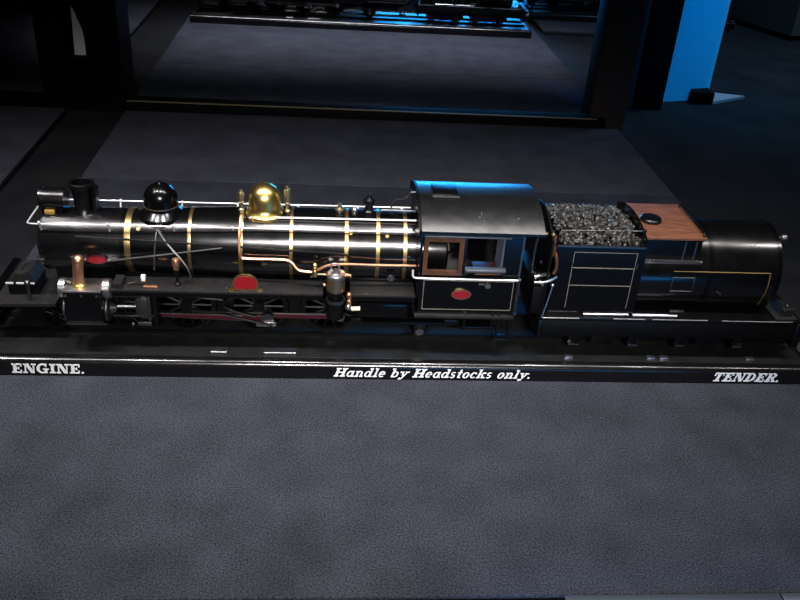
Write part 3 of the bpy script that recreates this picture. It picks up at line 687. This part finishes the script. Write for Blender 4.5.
# tank: horizontal cylinder
TZ, TR = .2055, .0925
tk = MB().lathe([(0, .60), (.09, .60), (TR, .603), (TR, .905), (TR-.003, .908), (TR-.006, .909), (.06, .914), (.03, .917), (0, .918)], (0, 0, TZ), 'x', 64).build('tank', M['boiler'], tend)
MB().lathe([(TR, .758), (TR+.0012, .758), (TR+.0012, .766), (TR, .766)], (0, 0, TZ), 'x', 64).build('tank_strap', M['black'], tk)
MB().lathe([(TR, .901), (TR+.001, .901), (TR+.001, .9085), (TR-.004, .9095)], (0, 0, TZ), 'x', 64).build('tank_strap', M['black'], tk)
for x in (.77, .895):
    rv = MB()
    for k in range(22):
        a = PI*.55+k*PI*.62/21; rv.ball((x, (TR+.0003)*math.cos(a), TZ+(TR+.0003)*math.sin(a)), .0011, 6)
    rv.build('rivets', M['black'], tk)
def tankpt(x, ang, lift=.0008): return (x, -(TR+lift)*math.cos(ang), TZ+(TR+lift)*math.sin(ang))
a1 = math.asin((.2315-TZ)/TR)
ln = MB().tube([tankpt(.685, a1), tankpt(.885, a1)], .0011, 6, 0)
ln.tube([tankpt(.885, a1-.9*k/6) for k in range(7)], .0009, 6, 0)
ln.build('lining', mat('gold_line', (0.16, 0.105, 0.025), 0.5), tk)
h0, h1 = .685, .730
aa, ab = math.asin((.219-TZ)/TR), math.asin((.188-TZ)/TR)
MB().tube([tankpt(h0, aa), tankpt(h1, aa)], .0009, 6, 0).tube([tankpt(h0, ab), tankpt(h1, ab)], .0009, 6, 0).tube([tankpt(h0, aa+(ab-aa)*k/5) for k in range(6)], .0009, 6, 0).tube([tankpt(h1, aa+(ab-aa)*k/5) for k in range(6)], .0009, 6, 0).build('hatch_lining', M['dsteel'], tk)
MB().cyl((.78, -TR-.002, .192), (.79, -TR-.004, .185), .0018, seg=8).build('tap', M['dsteel'], tk)
MB().cyl((.914, 0, .268), (.938, 0, .268), .0035, seg=12).lathe([(.0, .936), (.007, .937), (.0085, .941), (.0085, .947), (.005, .951), (0, .952)], (0, 0, .268), 'x', 18).build('tail_lamp', M['dsteel'], tend)
# bunker
bk = MB()
BX0, BX1, BY, BT = .440, .613, .100, .2855
for s in (-1, 1):
    a, c = sorted((s*BY, s*(BY-.004)))
    bk.box(BX0, BX1, a, c, .133, BT)
bk.box(BX0, BX0+.004, -BY+.004, BY-.004, .133, BT-.03)
bk.box(BX0+.004, BX1, -BY+.004, BY-.004, .255, .262)
bk = bk.build('bunker', M['black'], tend)
MB().box(BX0-.001, BX1+.001, -BY-.0015, -BY+.004, BT-.0005, BT+.0025).box(BX0-.001, BX1+.001, BY-.004, BY+.0015, BT-.0005, BT+.0025).build('bunker_rim', M['dsteel'], bk)
arc_ = [(y, .296+.020*(1-(y/BY)**2)) for y in [-BY+2*BY*k/16 for k in range(17)]]
MB().prism(arc_+[(BY, .133), (-BY, .133)], 'yz', BX1, BX1+.004).build('arched_bulkhead', M['black'], bk)
arc2 = [(y, .296+.030*(1-abs(y/BY)**1.6)) for y in [-BY+2*BY*k/16 for k in range(17)]]
MB().prism(arc2+[(BY, .133), (-BY, .133)], 'yz', BX0-.012, BX0-.008).build('front_bulkhead', M['grime'], bk)
MB().box(BX0-.008, BX0-.001, -.098, -.06, .262, .300, .001).build('wood_door', M['wood'], bk)
rl = MB().cyl((.435, -BY, .3195), (.605, -BY, .3225), .0015, seg=8).build('coal_rail', M['dsteel'], bk)
for x, z in ((.437, .3195), (.603, .3225)): MB().cyl((x, -BY, BT), (x, -BY, z), .0016, seg=8).ball((x, -BY, z), .004, 10).build('rail_post', M['satin'], rl)
li = MB().box(.474, .600, -BY-.0008, -BY, .2395, .2412).box(.474, .600, -BY-.0006, -BY, .2735, .2745).box(.474, .4752, -BY-.0006, -BY, .1500, .2735).box(.5988, .600, -BY-.0006, -BY, .1500, .2735)
li.box(.474, .600, -BY-.0007, -BY, .2005, .2020)
li.build('lining', M['lining'], bk)
for x in (.472, .602): MB().cyl((x, -BY-.004, .243), (x, -BY-.004, .252), .0018, seg=8).build('lamp_iron', M['dsteel'], bk)
# platform details: bars put in for white highlights on the ledge, and step irons
MB().cyl((.514, -.103, .137), (.606, -.103, .137), .0024, seg=10).build('highlight_bar', M['steel'], tend)
MB().cyl((.616, -.103, .137), (.708, -.103, .137), .0026, seg=10).build('highlight_bar', M['bright'], tend)
MB().box(.69, .72, -.106, -.100, .146, .150, .001).build('highlight_bar', M['dsteel'], tend)
for x0, x1, z1 in ((.43, .505, .1335), (.575, .640, .1335), (.655, .77, .1335), (.80, .95, .133)):
    MB().cyl((x0, -.1125, z1-.001), (x1, -.1125, z1-.001), .0012, seg=8).build('platform_edge', M['steel'], tend)
MB().cyl((.440, -.108, .20), (.428, -.112, .133), .0014, seg=8).ball((.440, -.108, .204), .004, 10).build('grab_rail', M['steel'], tend)
# valves and hand brake between cab and tender
vb = MB()
random.seed(3)
for k in range(13):
    x, y, z = random.uniform(.405, .436), random.uniform(-.10, -.04), random.uniform(.190, .236)
    vb.cyl((x, y, z), (x+random.uniform(-.012, .012), y-random.uniform(.002, .012), z+random.uniform(-.006, .006)), random.uniform(.0022, .0045), seg=10)
vb.tube([(.405, -.1, .206), (.42, -.105, .208), (.436, -.104, .212), (.447, -.104, .222)], .0026)
vb.build('brake_valve', M['steel'], tend)
MB().box(.405, .428, -.10, .06, .133, .195, .003).build('tool_locker', M['grime'], tend)
MB().tube([(.408, -.06, .195), (.406, -.06, .26), (.412, -.06, .30)], .003).build('brake_column', M['dsteel'], tend)
MB().tube([(.437, -.10, .272), (.441, -.104, .258), (.443, -.104, .240), (.439, -.104, .228)], .0036).build('copper_pipe', mat('dull_copper', (0.45, 0.2, 0.1), 0.4, 1), tend)
for x, y in ((.418, -.085), (.412, -.07), (.43, -.09)): MB().ball((x, y, .262+x*.1), .004, 10).build('knob', M['gun'], tend)
# wood-topped box behind the bunker
wb = MB().box(.617, .735, -.076, .080, .245, .2945).build('tank_box', M['black'], tend)
MB().box(.617, .741, -.080, .084, .2945, .3000, .001).build('wood_top', M['deck'], wb)
MB().lathe([(.020, .2998), (.022, .301), (.022, .3055), (.0195, .308), (0, .309)], (.651, -.002, 0), 'z', 10).build('filler_lid', M['satin'], wb)
MB().tube([(.735, .07, .298), (.737, .07, .306), (.7385, .06, .308), (.7385, -.06, .308), (.737, -.072, .304), (.735, -.076, .290)], .0018).build('hand_rail', M['satin'], wb)
for x in (.70, .722): MB().box(x-.0015, x+.0015, -.0805, -.0765, .252, .292).build('box_strap', M['dsteel'], wb)
MB().box(.62, .735, -.0935, -.074, .2495, .2520, .0008).build('gutter', M['dsteel'], wb)
for x in (.63, .735): MB().ball((x, -.090, .254), .003, 8).build('gutter_bolt', M['dsteel'], wb)
# bogies
for xs in ((.508, .634), (.734, .858)):
    bg = MB()
    for s in (-1, 1):
        ya, yb_ = sorted((s*.078, s*.086))
        bg.box(xs[0]-.03, xs[1]+.03, ya, yb_, .072, .086, .002)
        bg.box((xs[0]+xs[1])/2-.025, (xs[0]+xs[1])/2+.025, ya-.002, yb_+.002, .058, .095, .002)
    bg.box((xs[0]+xs[1])/2-.02, (xs[0]+xs[1])/2+.02, -.08, .08, .085, .126)
    bogie = bg.build('bogie', M['grime'], tend)
    for x in xs:
        for s in (-1, 1):
            R = .032; y = s*.0455
            MB().lathe([(0, -.005), (R+.0015, -.005), (R+.0015, -.003), (R, -.002), (R-.001, .006), (R-.006, .0062), (R-.008, .003), (.012, .001), (.010, .008), (0, .008)], (x, y, .047+R), 'y', 32).build('wheel', M['grime'], bogie)
            o = MB().box(x-.012, x+.012, s*.089-.006, s*.089+.006, .060, .088, .002).build('axle_box', M['black'], bogie)
            MB().box(x-.010, x+.010, s*.0955-.001, s*.0955+.001, .058, .062).build('box_lid', M['dsteel'], o)
        MB().cyl((x, -.045, .079), (x, .045, .079), .005, seg=10).build('axle', M['dsteel'], bogie)

# ------------------------------------------------------------------ coal
random.seed(11)
coal = MB()
ico = bmesh.new(); bmesh.ops.create_icosphere(ico, subdivisions=1, radius=1); ico.verts.ensure_lookup_table(); ico.verts.index_update()
iv = [v.co.copy() for v in ico.verts]; iff = [[v.index for v in f.verts] for f in ico.faces]; ico.free()
def lump(x, y, z, r):
    sx, sy, sz = [random.uniform(.65, 1.25)*r for _ in range(3)]
    rot = Matrix.Rotation(random.uniform(0, 6.28), 3, Vector((random.uniform(-1, 1), random.uniform(-1, 1), random.uniform(-1, 1))).normalized())
    vs = []
    for c in iv:
        q = c*random.uniform(.72, 1.15); q = rot @ Vector((q.x*sx, q.y*sy, q.z*sz)); vs.append((x+q.x, y+q.y, z+q.z))
    coal.add(vs, iff)
CX0, CX1 = BX0+.010, BX1-.006
for k in range(1050):
    x = random.uniform(CX0, CX1); y = random.uniform(-.090, .090)
    h = .281+.024*(1-(y/.1)**2)*(1-((x-.525)/.11)**4)
    lump(x, y, h+random.uniform(-.008, .003), random.uniform(.0036, .0062))
cb = thing('coal', (.525, 0, .262), 'heap of broken coal filling the bunker of the front tender', 'coal', 'coal loads')
cb['kind'] = 'stuff'
bpy.data.objects.remove(cb)
co = coal.build('coal', M['coal'], None, 20)
co.location = (0, YC, 0)
tag(co, 'heap of broken grey coal filling the bunker of the front tender', 'coal', 'coal loads', 'stuff')

# ------------------------------------------------------------------ models further back
def place(o, dx, dy, label):
    c = copy_tree(o); c.location = (o.location[0]+dx, o.location[1]+dy, o.location[2]); c['label'] = label
    return c
DY = 4.347-1.3838
make_base(-.695, 1.012, 'black base board at the back beyond the glass, only its front edge in view', 0, DY)
place(loco, 0, DY, 'model locomotive at the back beyond the glass, cut off above its wheels')
place(tend, 0, DY, 'tender at the back beyond the glass, wheels lit blue from behind')
DX3, DY3 = 1.775, 4.80-1.3838
make_base(-.695, .50, 'base board under the farthest model, mostly hidden by the brown post', DX3, DY3)
place(loco, DX3, DY3, 'farthest model locomotive, half hidden by the narrow brown post')
